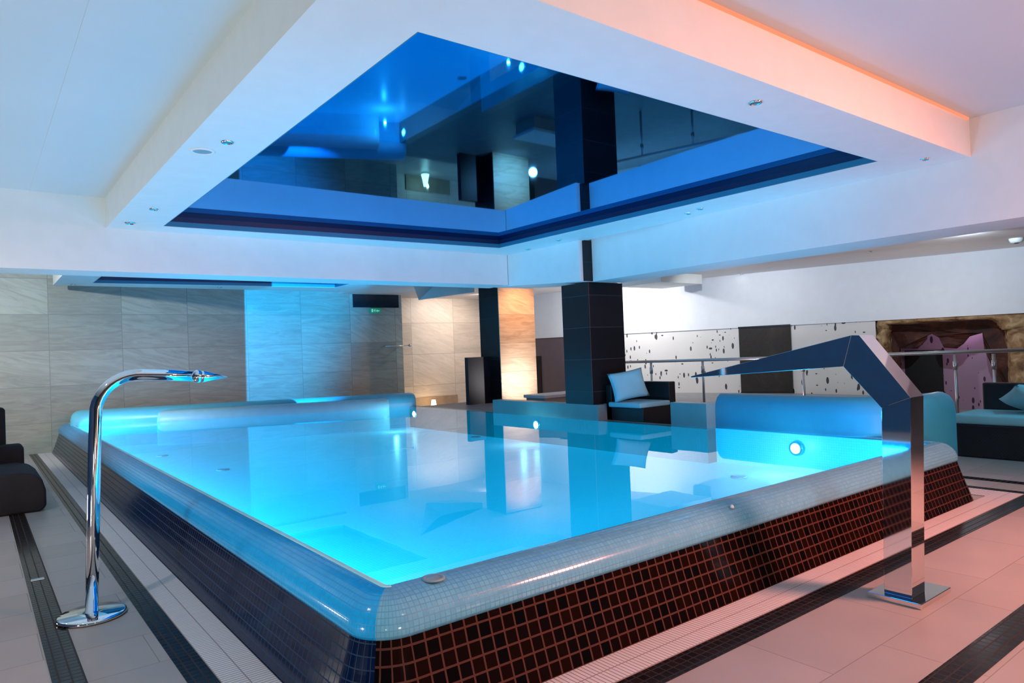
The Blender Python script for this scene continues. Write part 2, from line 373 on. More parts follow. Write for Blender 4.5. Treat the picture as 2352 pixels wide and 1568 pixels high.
for t_ in tri: bm.faces.new([fa[i] for i in t_]); bm.faces.new([fb[i] for i in t_[::-1]])
for k in range(len(low)): j = (k+1) % len(low); bm.faces.new((fa[k], fa[j], fb[j], fb[k]))
bmesh.ops.subdivide_edges(bm, edges=bm.edges, cuts=2, use_grid_fill=True)
rnd = random.Random(5)
for v in bm.verts: v.co.y += rnd.uniform(-.035, .035)
obj('rock_curtain', bm, M['rock_red'], None).parent = gr

# ------------------------------------------------------------------ ceilings, beams, soffits
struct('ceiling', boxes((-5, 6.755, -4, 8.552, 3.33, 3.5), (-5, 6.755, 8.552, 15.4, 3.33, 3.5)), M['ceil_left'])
struct('ceiling_right', boxes((7.39, 17, -4, 17, 3.0, 3.2), (6.755, 7.39, 9.05, 17, 3.0, 3.2)), plain('right_ceiling_paint', (.80, .76, .75), .6, noise=.02))
struct('trim_5', boxes((-5, 6.60, 8.552, 9.05, 2.535, 3.33)), M['white_beam'], label='white ceiling beam across the room beyond the mirror ceiling')
bm = bm_(); add_prism(bm, [(6.755, -4), (7.39, -4), (7.39, 6.93), (6.84, 6.93), (6.755, 5.2)], 'z', 2.43, 3.33)
struct('trim_6', bm, M['white_beam'], label='white ceiling beam along the right of the pool')
bm = bm_()
vs = [bm.verts.new(p) for p in ((6.64, 6.985, 2.432), (7.39, 6.985, 2.432), (7.39, 9.05, 2.55), (6.60, 9.05, 2.55), (6.64, 6.985, 3.33), (7.39, 6.985, 3.33), (7.39, 9.05, 3.33), (6.60, 9.05, 3.33))]
for f_ in ((3, 2, 1, 0), (4, 5, 6, 7), (0, 1, 5, 4), (1, 2, 6, 5), (2, 3, 7, 6), (3, 0, 4, 7)): bm.faces.new([vs[i] for i in f_])
struct('trim_7', bm, M['white_beam'], label='white ceiling beam above the dark pillar')
def soffit(name, x0, x1, y0, y1, q, z0, z1, label):
    """box ring with the quad opening q (near-left, near-right, far-right, far-left)"""
    bm = bm_()
    out = [(x0, y0), (x1, y0), (x1, y1), (x0, y1)]
    V = {}
    for z in (z0, z1):
        V['o', z] = [bm.verts.new((*p, z)) for p in out]; V['i', z] = [bm.verts.new((*p, z)) for p in q]
    for k in range(4):
        j = (k+1) % 4
        for z in (z0, z1): bm.faces.new((V['o', z][k], V['o', z][j], V['i', z][j], V['i', z][k]))
        bm.faces.new((V['o', z0][k], V['o', z0][j], V['o', z1][j], V['o', z1][k]))
        bm.faces.new((V['i', z0][k], V['i', z0][j], V['i', z1][j], V['i', z1][k]))
    return struct(name, bm, M['white'], label=label)
Q1 = [(1.667, 2.771), (6.156, 2.733), (6.051, 8.012), (1.660, 8.205)]
soffit('trim_8', 1.17, 6.755, 2.24, 8.552, Q1, 3.0, 3.33, 'white dropped ceiling frame over the pool')
Q2 = [(1.70, 9.7), (6.12, 9.7), (6.08, 13.84), (1.708, 14.197)]
soffit('trim_9', 1.17, 6.755, 9.05, 14.73, Q2, 3.0, 3.33, 'second white dropped ceiling frame over the far end of the pool')
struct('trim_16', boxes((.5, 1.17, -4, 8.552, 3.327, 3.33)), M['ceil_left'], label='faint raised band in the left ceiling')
def mirror_panel(Q, label, group):
    t = thing('mirror_ceiling', label, 'mirror ceiling', (sum(p[0] for p in Q)/4, sum(p[1] for p in Q)/4, 3.115), group)
    bm = bm_(); add_prism(bm, Q, 'z', 3.115, 3.125); obj('film', bm, M['mirror'], t)
    cx = sum(p[0] for p in Q)/4; cy = sum(p[1] for p in Q)/4
    def ring(z0, z1, th, mat, nm):
        bm = bm_(); I = [(p[0]-math.copysign(th, p[0]-cx), p[1]-math.copysign(th, p[1]-cy)) for p in Q]
        O = [(p[0]-math.copysign(.001, p[0]-cx), p[1]-math.copysign(.001, p[1]-cy)) for p in Q]
        V = {(a, z): [bm.verts.new((*p, z)) for p in P] for a, P in (('o', O), ('i', I)) for z in (z0, z1)}
        for k in range(4):
            j = (k+1) % 4
            for z in (z0, z1): bm.faces.new((V['o', z][k], V['o', z][j], V['i', z][j], V['i', z][k]))
            for a in 'oi': bm.faces.new((V[a, z0][k], V[a, z0][j], V[a, z1][j], V[a, z1][k]))
        obj(nm, bm, mat, t)
    ring(3.004, 3.058, .012, M['recess_bluelit'], 'lower_trim'); ring(3.058, 3.115, .008, M['recess_navy'], 'upper_trim')
    return t
mirror_panel(Q1, 'large glossy blue mirror ceiling panel above the near pool', 'mirror ceiling panels')
mirror_panel(Q2, 'far mirror ceiling panel seen edge-on beyond the beam, near the stone wall', 'mirror ceiling panels')
# hanging wedge-shaped bulkhead and small ceiling box
bm = bm_()
pts = [(7.63, 13.05, 2.69), (6.78, 11.86, 2.985), (8.99, 12.90, 2.88), (9.0, 14.0, 2.97), (7.63, 13.05, 2.999), (6.78, 11.86, 2.999), (8.99, 12.90, 2.999), (9.0, 14.0, 2.999)]
vs = [bm.verts.new(p) for p in pts]
for f in ((0, 1, 5, 4), (0, 4, 6, 2), (0, 2, 3), (0, 3, 1), (2, 6, 7, 3), (3, 7, 5, 1), (4, 5, 7, 6)): bm.faces.new([vs[i] for i in f])
struct('trim_10', bm, plain('bluelit_bulkhead_paint', (.45, .66, .74), .6, noise=.02), label='sloping bulkhead under the far ceiling, blue light painted in')  # blue light on the bulkhead is put into its paint
struct('trim_11', boxes((11.1, 12.45, 9.3, 10.4, 2.80, 2.999)), M['white_beam'], label='shallow white ceiling box beside the dark pillar')
o = struct('trim_12', boxes((1.2, 6.7, 2.222, 2.239, 3.312, 3.326)), M['led'], label='orange light strip along the top of the ceiling frame')

# ------------------------------------------------------------------ pillars
def pillar(x0, x1, y0, y1, z0, z1, label, name='pillar', front=None):
    t = thing(name, label, 'pillar', ((x0+x1)/2, (y0+y1)/2, z0))
    o = obj('shaft', boxes((x0, x1, y0, y1, z0, z1)), M['pillar_dark'], t, bevel=.006); uv_box(o)
    if front: obj('front_panel', boxes((x0+.0, x1, y0-.022, y0, z0, z1-.02)), M['stone_warm'], t)['label'] = 'warm beige stone facing'
    return t
pillar(6.80, 7.485, 6.985, 7.55, .72, 2.43, 'dark stone pillar on the plinth next to the armchair')
o = struct('trim_13', boxes((6.71, 6.86, 6.935, 6.983, 2.44, 2.999)), M['pillar_dark'], label='dark strip of the pillar rising past the beam'); uv_box(o)
pillar(8.98, 9.97, 12.02, 12.73, .40, 2.999, 'pillar with dark side and warm lit stone front behind the plinth', front=True)
struct('wall_low', boxes((8.40, 8.98, 12.40, 12.52, .40, 1.415)), plain('dark_purple_panel', (.006, .005, .014), .5), label='low dark wall beside the lit pillar')
lb = thing('bench', 'white low bench between the two pillars', 'bench', (9.1, 10.0, .40))
obj('seat', boxes((8.25, 9.9, 9.72, 10.35, .62, .68)), plain('white_bench_top', (.75, .73, .70), .4), lb, bevel=.01)
obj('base', boxes((8.29, 9.86, 9.76, 10.31, .40, .62)), plain('bench_base', (.42, .38, .34), .5), lb)

# ------------------------------------------------------------------ the pool
X0, X1, Y0 = 1.11, 7.33, 2.46
pool = thing('swimming_pool', 'raised square pool with dark mosaic walls and glowing turquoise water', 'pool', ((X0+X1)/2, 8, 0))
R0 = .30
def outer_path(seg=10):
    P = []; s = 0
    def add(p, n):
        nonlocal s
        if P: s += math.hypot(p[0]-P[-1][0][0], p[1]-P[-1][0][1])
        P.append((p, n, s))
    add((X0, 15.1), (-1, 0)); 
    for k in range(11): add((X0, 15.1-(15.1-Y0-R0)*(k+1)/11), (-1, 0))
    iL = len(P)-1
    for k in range(1, seg+1):
        a = PI + k*(PI/2)/seg; add((X0+R0+R0*math.cos(a), Y0+R0+R0*math.sin(a)), (math.cos(a), math.sin(a)))
    iM = iL + seg//2
    for k in range(6): add((X0+R0+(X1-X0-2*R0)*(k+1)/6, Y0), (0, -1))
    for k in range(1, seg+1):
        a = 1.5*PI + k*(PI/2)/seg; add((X1-R0+R0*math.cos(a), Y0+R0+R0*math.sin(a)), (math.cos(a), math.sin(a)))
    add((X1, 5.1), (1, 0))
    return P, iM
path, iM = outer_path()
WALL = [(0, 0), (.03, .09), (.075, .22), (.113, .345), (.14, .345)]
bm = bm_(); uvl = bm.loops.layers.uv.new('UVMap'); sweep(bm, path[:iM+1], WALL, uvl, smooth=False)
obj('outer_wall', bm, M['wall_bluelit'], pool)['label'] = 'dark mosaic side wall with blue light put into its colour'
bm = bm_(); uvl = bm.loops.layers.uv.new('UVMap'); sweep(bm, path[iM:], WALL, uvl, smooth=False)
obj('outer_wall', bm, M['wall_mosaic'], pool)['label'] = 'dark mosaic front wall with red light put into its colour'
RIM = [(.15, .342), (.113, .345), (.102, .365), (.104, .395), (.118, .43), (.143, .463), (.178, .49), (.222, .506), (.27, .5135), (.283, .5125), (.292, .500), (.295, .44), (.295, .08)]
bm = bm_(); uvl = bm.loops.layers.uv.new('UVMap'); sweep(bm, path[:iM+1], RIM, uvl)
LIP = [(.258, .5125), (.264, .5155), (.284, .5150), (.290, .505)]  # pale strip added as the bright highlight along the water edge
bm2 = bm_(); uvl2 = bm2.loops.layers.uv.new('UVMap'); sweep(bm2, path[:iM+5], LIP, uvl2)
obj('waterline_highlight', bm2, plain('painted_waterline_highlight', (.45, .90, .95), .2, noise=.05), pool)['label'] = 'thin pale line painted as the highlight at the water edge'
obj('rim', bm, M['rim_bluelit'], pool)['label'] = 'rounded mosaic rim on the left with blue light put into its colour'
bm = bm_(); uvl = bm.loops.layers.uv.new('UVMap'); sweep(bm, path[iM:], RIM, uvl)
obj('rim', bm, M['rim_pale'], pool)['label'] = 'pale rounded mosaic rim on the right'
ix0, ix1, iy0 = X0+.29, 6.80, Y0+.29
ZB = .10
bm = bm_()
q = [(ix0, iy0), (6.962, iy0), (6.962, 5.1), (ix1, 5.1), (ix1, 12.25), (ix0, 14.85)]
vb = [bm.verts.new((*p, ZB)) for p in q]; bm.faces.new(vb)
vt = [bm.verts.new((*p, .50)) for p in q]
for k in range(len(q)):
    j = (k+1) % len(q); bm.faces.new((vb[j], vb[k], vt[k], vt[j]))
# submerged bench step along the near side and the left side
add_box(bm, ix0+.005, 6.955, iy0+.005, iy0+.50, ZB, .30)
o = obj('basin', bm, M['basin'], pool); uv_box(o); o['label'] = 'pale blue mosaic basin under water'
bm = bm_(); q = [(X0+.278, Y0+.278), (6.966, Y0+.278), (6.966, 5.12), (6.80, 5.12), (6.80, 12.28), (X0+.278, 14.88)]
bm.faces.new([bm.verts.new((*p, .512)) for p in q])
o = obj('water_surface', bm, M['water'], pool, fix=False)
for px, py in ((6.30, 4.35), (6.60, 9.6), (2.57, 9.6), (2.30, 11.9)):
    bm = bm_(); add_lathe(bm, [(.085, 0), (.08, .012), (.05, .014)], px, py, ZB+.001, 24); obj('floor_inlet', bm, M['steel'], pool)
bm = bm_(); add_lathe(bm, [(.055, 0), (.05, .007), (.036, .007), (.034, .0045)], 1.60, 2.70, .507, 28); obj('rim_inlet', bm, M['lens_grey'], pool)
bm = bm_(); add_lathe(bm, [(.014, 0), (.012, .012), (.004, .02)], 3.70, 2.615, .482, 16); obj('rim_nozzle', bm, plain('white_plastic', (.8, .85, .9), .3), pool)
LAMPS = [(6.785, 3.97+.0, .38), (6.785, 8.2, .375), (6.785, 11.9, .37)]
LAMPS[0] = (6.95, 4.067, .35)
for i, (x, y, z) in enumerate(LAMPS):
    t = thing('underwater_light', ['round underwater light in front of the curved bench', 'underwater light below the lit pillar', 'underwater light at the far end near the rolled headrest'][i], 'pool light', (x, y, z), 'underwater lights')
    bm = bm_(); add_tube(bm, [(x-.03, y, z), (x+.012, y, z)], [.075, .08], 24); obj('bezel', bm, M['chrome'], t)
    bm = bm_(); add_tube(bm, [(x-.05, y, z), (x-.03, y, z)], [.03, .055], 24); obj('lens', bm, M['underlamp'], t)

# rolled headrest walls at the far end
def roll(name, a, b, h, th, label, mat, group=None):
    a = Vector(a); b = Vector(b); d = (b-a); L = d.length; d.normalize(); nrm = Vector((d.y, -d.x))   # towards the camera
    prof = [(-th*.5, .0), (-th*.5, h-.16), (-th*.47, h-.08), (-th*.36, h-.025), (-th*.15, h), (th*.1, h-.01), (th*.32, h-.05), (th*.46, h-.12), (th*.5, h-.2), (th*.5, 0)]
    bm = bm_(); rows = []
    ends = [(0, .86), (.03, .95), (.09, 1), (L-.09, 1), (L-.03, .95), (L, .86)]
    for s, k in ends:
        rows.append([bm.verts.new((a.x+d.x*s+nrm.x*p*k, a.y+d.y*s+nrm.y*p*k, z if z < .3 else z-(1-k)*.25)) for p, z in prof])
    for r0, r1 in zip(rows, rows[1:]):
        for k in range(len(prof)-1):
            f = bm.faces.new((r0[k], r0[k+1], r1[k+1], r1[k])); f.smooth = True
    bm.faces.new(rows[0][::-1]); bm.faces.new(rows[-1])
    o = obj(name, bm, mat); tag(o, label, 'pool headrest', group); return o
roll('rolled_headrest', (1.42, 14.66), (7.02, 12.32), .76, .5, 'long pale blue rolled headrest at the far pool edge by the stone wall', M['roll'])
roll('rolled_headrest', (2.60, 13.67), (6.33, 12.12), .70, .34, 'shorter rolled headrest in front of the long one, coloured paler as lit', plain('lit_headrest_mosaic', (.50, .80, .88), .35, noise=.04))  # lit copy of the headrest tile, light put into the paler colour

# curved bench backrest on the right
def arc_wall():
    P = [((6.97, 5.10), (-1, 0)), ((6.97, 4.6), (-1, 0)), ((6.97, 4.1), (-1, 0))]
    cx, cy, r = 7.77, 3.72, .80
    for k in range(0, 13):
        a = PI + k*(PI/2)/12; P.append(((cx+r*math.cos(a), cy+r*math.sin(a)), (math.cos(a), math.sin(a))))
    P.append(((8.05, 2.93), (.05, -1)))
    for k in range(1, 7):
        a = 1.5*PI + k*(PI/2)/6; P.append(((8.05+.16*math.cos(a), 3.09+.16*math.sin(a)), (math.cos(a), math.sin(a))))
    return [(p, n, 0) for p, n in P]
bm = bm_(); uvl = bm.loops.layers.uv.new('UVMap')
AP = arc_wall()
sweep(bm, AP, [(0, .0), (0, .72), (.012, .80), (.05, .865), (.11, .90), (.15, .905)], uvl)
# top cap and hidden inner side
inner = [(7.33, 5.10), (7.33, 4.6), (7.33, 4.1)] + [(7.77-.02, 3.45)]*0
topo = [(p[0]-n[0]*.15, p[1]-n[1]*.15) for p, n, s in AP]
inn = []
for (p, n, s) in AP:
    q_ = (p[0]-n[0]*.42, p[1]-n[1]*.42); q_ = (max(7.33, min(q_[0], 8.0)), max(3.33, q_[1])) if True else q_
    inn.append(q_)
A = [bm.verts.new((*p, .905)) for p in topo]; B = [bm.verts.new((*p, .86)) for p in inn]; D = [bm.verts.new((*p, 0)) for p in inn]
for k in range(len(A)-1):
    f = bm.faces.new((A[k], A[k+1], B[k+1], B[k])); f.smooth = True
    f = bm.faces.new((B[k], B[k+1], D[k+1], D[k])); f.smooth = True
bmesh.ops.remove_doubles(bm, verts=bm.verts, dist=.0008)
o = obj('curved_bench', bm, M['bench']); tag(o, 'curved bench wall rising at the right end of the pool, blue light painted in', 'bench')

# drain gratings
def grating(x0, x1, y0, y1, along, label):
    bm = boxes((x0, x1, y0, y1, 0, .006))
    o = obj('drain_grating', bm, M['grate'], None)
    uv_by(o, (lambda c: (c.x, c.y-y0)) if along == 'x' else (lambda c: (c.y, c.x-x0)))
    tag(o, label, 'drain grating', 'white drain gratings'); return o
grating(.892, 1.108, 2.452, 15.19, 'y', 'white slatted drain grating along the left side of the pool')
grating(.892, 7.64, 2.237, 2.452, 'x', 'white slatted drain grating along the front of the pool')
grating(7.34, 7.638, 2.455, 2.88, 'y', 'white slatted drain grating at the right end of the pool')
o = tag(obj('floor_plate', boxes((.298, .378, 6.06, 6.11, .003, .009)), M['steel'], bevel=.002), 'small silver plate on the outer black mosaic strip', 'floor plate')

# ------------------------------------------------------------------ waterfall (swan neck of polished steel)
wf = thing('waterfall_fountain', 'folded polished steel waterfall fountain standing at the front right of the pool', 'fountain', (4.27, 1.84, 0))
x0, x1 = 4.13, 4.297
prof = [(1.905, .03), (1.874, 1.093), (2.093, 1.333), (3.18, 1.266), (3.18, 1.272), (2.037, 1.519), (1.99, 1.519), (1.721, 1.157), (1.765, .03)]
bm = bm_(); add_prism(bm, [(1.915, .03), (1.882, 1.093), (1.721, 1.157), (1.765, .03)], 'x', x0, x1)
obj('column', bm, M['chrome'], wf, bevel=.0012)
bm = bm_(); add_prism(bm, [(1.882, 1.0935), (2.093, 1.333), (2.037, 1.519), (1.99, 1.517), (1.721, 1.1575)], 'x', x0, x1)
obj('neck', bm, M['chrome'], wf, bevel=.0012)
bm = bm_()
A = [bm.verts.new(p) for p in ((x0, 2.0932, 1.333), (x0, 2.0372, 1.519), (x0-.05, 3.18, 1.274), (x0-.05, 3.18, 1.264))]
B = [bm.verts.new(p) for p in ((x1, 2.0932, 1.333), (x1, 2.0372, 1.519), (x1+.05, 3.18, 1.274), (x1+.05, 3.18, 1.264))]
bm.faces.new(A); bm.faces.new(B[::-1])
for k in range(4): bm.faces.new((A[k], B[k], B[(k+1) % 4], A[(k+1) % 4]))
obj('blade', bm, M['chrome'], wf, bevel=.002)
obj('base_plate', boxes((4.075, 4.478, 1.695, 1.985, 0, .03)), M['chrome'], wf, bevel=.003)

# ------------------------------------------------------------------ water spout
sp = thing('water_spout', 'curved chrome tube water spout on a round base left of the pool', 'water spout', (.54, 4.95, 0))
bm = bm_(); add_lathe(bm, [(.17, 0), (.186, .004), (.19, .012), (.186, .022), (.175, .027), (.045, .029)], .54, 4.95, 0, 56)
obj('base_disc', bm, M['chrome'], sp)
pts = [(.54, 4.95, .027), (.56, 4.95, .5), (.583, 4.95, 1.05), (.592, 4.95, 1.20)]
for k in range(1, 11):
    a = PI - k*(PI*.54)/10
    pts.append((.592+.235+.235*math.cos(a), 4.95, 1.215+.235*math.sin(a)))
e = Vector(pts[-1]); 
pts += [(e.x+.12, 4.95, e.z-.008), (1.185, 4.95, 1.42)]
bm = bm_(); add_tube(bm, pts, .035, 28); obj('tube', bm, M['chrome'], sp)
bm = bm_(); add_tube(bm, [(1.165, 4.95, 1.4215), (1.17, 4.95, 1.4212), (1.198, 4.95, 1.419), (1.203, 4.95, 1.4188)], [.037, .042, .042, .037], 28); obj('collar', bm, M['chrome'], sp)
bm = bm_(); add_tube(bm, [(1.203, 4.95, 1.4188), (1.22, 4.95, 1.417), (1.375, 4.95, 1.405)], [.037, .038, .003], 28); obj('nozzle', bm, M['chrome'], sp)

# ------------------------------------------------------------------ furniture
def pillow(name, size, mtx, mat, parent=None):
    bm = bm_(); n = 12; W_, H_, T_ = size
    for side in (1, -1):
        g = []
        for i in range(n+1):
            row = []
            for j in range(n+1):
                u = i/n*2-1; v = j/n*2-1
                t_ = T_*.5*((1-u**4)*(1-v**4))**.6
                pin = 1-.06*(u*u)*(1-abs(v)) ; pin2 = 1-.06*(v*v)*(1-abs(u))
                k = 1-.08*(1-u*u)*(abs(v)**3); k2 = 1-.08*(1-v*v)*(abs(u)**3)
                row.append(bm.verts.new(mtx @ Vector((u*W_/2*k2, side*t_, v*H_/2*k))))
            g.append(row)
        for i in range(n):
            for j in range(n):
                f = bm.faces.new((g[i][j], g[i+1][j], g[i+1][j+1], g[i][j+1])); f.smooth = True
    bmesh.ops.remove_doubles(bm, verts=bm.verts, dist=.0005)
    return obj(name, bm, mat, parent)
ch = thing('armchair', 'black wicker armchair with pale blue seat cushion beside the dark pillar', 'armchair', (7.35, 6.6, .40))
obj('base', boxes((7.02, 7.69, 6.27, 6.95, .40, .685)), M['wicker'], ch, bevel=.012)
obj('backrest', boxes((7.56, 7.69, 6.265, 6.955, .40, 1.005)), M['wicker'], ch, bevel=.012)
obj('armrest', boxes((7.02, 7.56, 6.84, 6.955, .40, .985)), M['wicker'], ch, bevel=.012)
obj('seat_cushion', boxes((6.94, 7.555, 6.25, 6.835, .687, .755)), M['cushion'], ch, bevel=.02, bseg=4)
m = Matrix.Translation((7.13, 6.62, .985)) @ Matrix.Rotation(math.radians(-33), 4, 'Z') @ Matrix.Rotation(math.radians(-20), 4, 'X') @ Matrix.Rotation(math.radians(-9), 4, 'Y')
tag(pillow('pillow', (.50, .42, .16), m, M['cushion']), 'pale blue square pillow leaning in the black armchair', 'pillow')
so = thing('daybed', 'black wicker daybed with pale blue mattress at the right edge', 'daybed', (10, 2.7, 0))
obj('base', boxes((9.57, 10.42, 1.7, 3.5, 0, .405)), M['wicker'], so, bevel=.02)
obj('backrest', boxes((10.30, 10.42, 1.7, 3.42, .405, .865)), M['wicker'], so, bevel=.02)
obj('mattress', boxes((9.54, 10.30, 1.7, 3.50, .406, .525)), M['cushion'], so, bevel=.03, bseg=4)
m = Matrix.Translation((9.88, 2.80, .70)) @ Matrix.Rotation(math.radians(72), 4, 'Z') @ Matrix.Rotation(math.radians(-60), 4, 'X') @ Matrix.Rotation(math.radians(42), 4, 'Y') 
tag(pillow('pillow', (.62, .46, .18), m, M['cushion']), 'pale blue pillow lying on the daybed at the right edge', 'pillow')
lg = thing('lounger', 'black upholstered lounger at the left edge', 'lounger', (-.1, 9.8, 0))
bm = bm_()
pr = [(-1.0, 0.), (.55, 0), (.60, .05), (.60, .22), (.57, .33), (.50, .40), (.38, .43), (-1.0, .43)]
add_prism(bm, pr, 'y', 9.0, 10.15); obj('seat', bm, M['black_fabric'], lg, bevel=.03, bseg=4)
obj('bolster', boxes((-1.0, .47, 10.16, 10.55, 0, .62)), M['black_fabric'], lg, bevel=.05, bseg=4)
obj('backrest', boxes((-1.0, .31, 10.56, 10.8, 0, 1.06)), M['black_fabric'], lg, bevel=.04, bseg=4)
obj('headrest', boxes((-1.0, .20, 10.60, 10.78, 1.061, 1.10)), M['black_fabric'], lg, bevel=.015)

# ------------------------------------------------------------------ railing
rl = thing('railing', 'stainless steel railing with round handrail in front of the speckled wall', 'railing', wpt(-3, -3.5, .40), rotz=Wang)
def rp(s, z): return Wn*11.78 + Vector((.2679, -.9636, 0))*s + Vector((0, 0, z))
bm = bm_(); add_tube(bm, [rp(-6.6, 1.222), rp(-3, 1.23), rp(1.2, 1.262)], .026, 16); obj('handrail', bm, M['steel'], rl)
for s in (-5.61, -4.63, -2.96, -1.93, -.885, -.43):
    bm = bm_(); add_tube(bm, [rp(s, .40 if s < -4.0 else .0), rp(s, 1.21)], .021, 14)
    o = obj('post', bm, M['steel'], rl)
    bm = bm_(); add_tube(bm, [rp(s, 1.0), rp(s, 1.06), rp(s, 1.12)], [.030, .032, .030], 14); obj('bracket', bm, M['steel'], o)

# ------------------------------------------------------------------ back wall fittings
o = struct('window_1', boxes((7.10, 8.30, 15.17, 15.2, 2.69, 3.28)), M['window'], label='dark window strip high in the stone wall')
ex = thing('exit_sign', 'small green exit sign under the dark window', 'exit sign', (7.655, 15.15, 2.54))
obj('housing', boxes((7.52, 7.79, 15.13, 15.2, 2.55, 2.675)), M['exit_green'], ex, bevel=.005)
bm = boxes((7.545, 7.585, 15.126, 15.131, 2.575, 2.65))                           # doorway
add_prism(bm, [(7.66, 2.607), (7.70, 2.575), (7.70, 2.595), (7.75, 2.595), (7.75, 2.62), (7.70, 2.62), (7.70, 2.64)], 'y', 15.126, 15.131)   # arrow
bm2 = bm; add_prism(bm2, [(7.605, 2.575), (7.625, 2.60), (7.60, 2.62), (7.625, 2.635), (7.635, 2.655), (7.645, 2.63), (7.64, 2.60), (7.65, 2.575), (7.63, 2.59)], 'y', 15.126, 15.131)
obj('pictogram', bm, M['exit_white'], ex)
gb = thing('grab_rail', 'thin steel rail on the end of the stone wall', 'grab rail', (8.1, 14.95, 1.75))
bm = bm_(); add_tube(bm, [(7.78, 14.95, 1.75), (8.43, 14.95, 1.755)], .012, 12); obj('bar', bm, M['steel'], gb)
for x in (7.86, 8.30):
    bm = bm_(); add_tube(bm, [(x, 14.95, 1.75), (x, 15.2, 1.75)], .010, 10); obj('bracket', bm, M['steel'], gb)
bm = bm_(); add_tube(bm, [(8.42, 14.95, 1.755), (8.46, 14.95, 1.755)], .030, 14); obj('end_knob', bm, M['steel'], gb)
fl = thing('floor_lamp', 'small glowing cone lamp on the floor by the beige wall', 'lamp', (9.585, 15.6, 0))
bm = bm_(); add_lathe(bm, [(.10, 0), (.10, .03), (.02, .04)], 9.42, 15.55, 0, 24); obj('base', bm, M['dark_metal'], fl)
bm = bm_(); add_lathe(bm, [(.105, .04), (.07, .19), (.05, .34)], 9.42, 15.55, 0, 24); obj('shade', bm, M['lampcone'], fl)

# ------------------------------------------------------------------ downlights
def downlight(x, y, z, r, label, lens='lens', name='downlight'):
    t = thing(name, label, 'ceiling light' if name == 'downlight' else 'ceiling speaker', (x, y, z), 'recessed downlights' if name == 'downlight' else None)
    bm = bm_(); seg = 28; rings = []
    for rr, zz in ((r, z-.001), (r*.96, z-.008), (r*.80, z-.010), (r*.72, z-.002)):
        rings.append([bm.verts.new((x+rr*math.cos(k*2*PI/seg), y+rr*math.sin(k*2*PI/seg), zz)) for k in range(seg)])
    for a, b in zip(rings, rings[1:]):
        for k in range(seg):
            f = bm.faces.new((a[k], a[(k+1) % seg], b[(k+1) % seg], b[k])); f.smooth = True
    obj('trim_ring', bm, M['chrome'] if name == 'downlight' else M['white'], t)
    bm = bm_(); add_lathe(bm, [(r*.74, -.0035), (r*.72, -.0015), (r*.3, -.0012)], x, y, z, 24); obj('lens', bm, M[lens], t)
S = 3.0
downlight(1.404, 4.878, S, .042, 'downlight beside the round speaker in the left of the ceiling frame')
downlight(1.318, 5.174, S, .085, 'round white speaker in the left of the ceiling frame', 'lens_grey', 'ceiling_speaker')
downlight(1.408, 7.328, S, .042, 'downlight in the ceiling frame near the left end of the mirror')
downlight(1.335, 8.148, S, .06, 'larger downlight at the far left corner of the ceiling frame')
downlight(3.911, 2.462, S, .042, 'downlight in the front of the ceiling frame')
downlight(6.442, 2.478, S, .042, 'downlight at the right corner of the ceiling frame')
downlight(6.40, 4.765, S, .042, 'nearer of the paired downlights on the right of the ceiling frame')
downlight(6.498, 5.008, S, .042, 'farther of the paired downlights on the right of the ceiling frame')
downlight(6.365, 7.08, S, .042, 'downlight right of the far mirror corner, above the pillar strip')
downlight(6.504, 7.911, S, .05, 'downlight at the far corner of the ceiling frame')
downlight(1.446, 14.5, S, .045, 'downlight at the left end of the far ceiling frame')
downlight(3.891, 14.325, S, .045, 'downlight in the middle of the far ceiling frame')
downlight(12.384, 5.70, S, .05, 'downlight in the pink ceiling above the railing')
downlight(13.20, 8.884, S, .05, 'lit downlight in the ceiling near the white wall', 'lens_on')
sd = thing('smoke_detector', 'white dome smoke detector on the pink ceiling at the right', 'smoke detector', (13.27, 3.82, 3.0))
bm = bm_(); add_lathe(bm, [(.05, -.075), (.085, -.06), (.10, -.03), (.105, -.0005)], 13.27, 3.82, 3.0, 24); obj('housing', bm, M['white'], sd)
bm = bm_(); add_lathe(bm, [(.02, -.085), (.035, -.08), (.04, -.0755)], 13.27, 3.82, 3.0, 16); obj('sensor', bm, M['dark_metal'], sd)

# ------------------------------------------------------------------ lights
def light(kind, loc, energy, col, **kw):
    l = bpy.data.lights.new(kind.lower()+'_lamp', kind); l.energy = energy; l.color = col
    for k, v in kw.items():
        if k not in ('to', 'rot'): setattr(l, k, v)
    o = bpy.data.objects.new(kind.lower()+'_lamp', l); C.objects.link(o); o.location = loc
    if 'to' in kw: o.rotation_euler = (Vector(kw['to'])-Vector(loc)).to_track_quat('-Z', 'Y').to_euler()
    if 'rot' in kw: o.rotation_euler = kw['rot']
    return o
CY = (.02, .55, 1.)
# underwater: visible fittings, and unseen fill strips added along the near walls
light('POINT', (6.60, 4.11, .33), 5, (.55, .88, 1.), shadow_soft_size=.02)
light('POINT', (6.50, 8.2, .36), 5, (.55, .88, 1.), shadow_soft_size=.02)
light('POINT', (6.2, 11.6, .36), 8, (.55, .88, 1.), shadow_soft_size=.02)
light('AREA', (1.44, 8.6, .40), 190, CY, shape='RECTANGLE', size=11.5, size_y=.12, to=(8, 8.6, .25))
light('AREA', (4.2, 2.80, .42), 90, CY, shape='RECTANGLE', size=5.2, size_y=.10, to=(4.2, 9, .25))
# red wash from the right behind the camera
light('SPOT', (5.0, -3.2, .4), 500, (1., .31, .22), spot_size=1.25, spot_blend=1., to=(4.4, 2.2, 2.95), shadow_soft_size=.4)
light('SPOT', (6.0, -1.4, 3.2), 2500, (1., .34, .25), spot_size=2.2, spot_blend=1., to=(4.6, 1.4, 0), shadow_soft_size=.6)
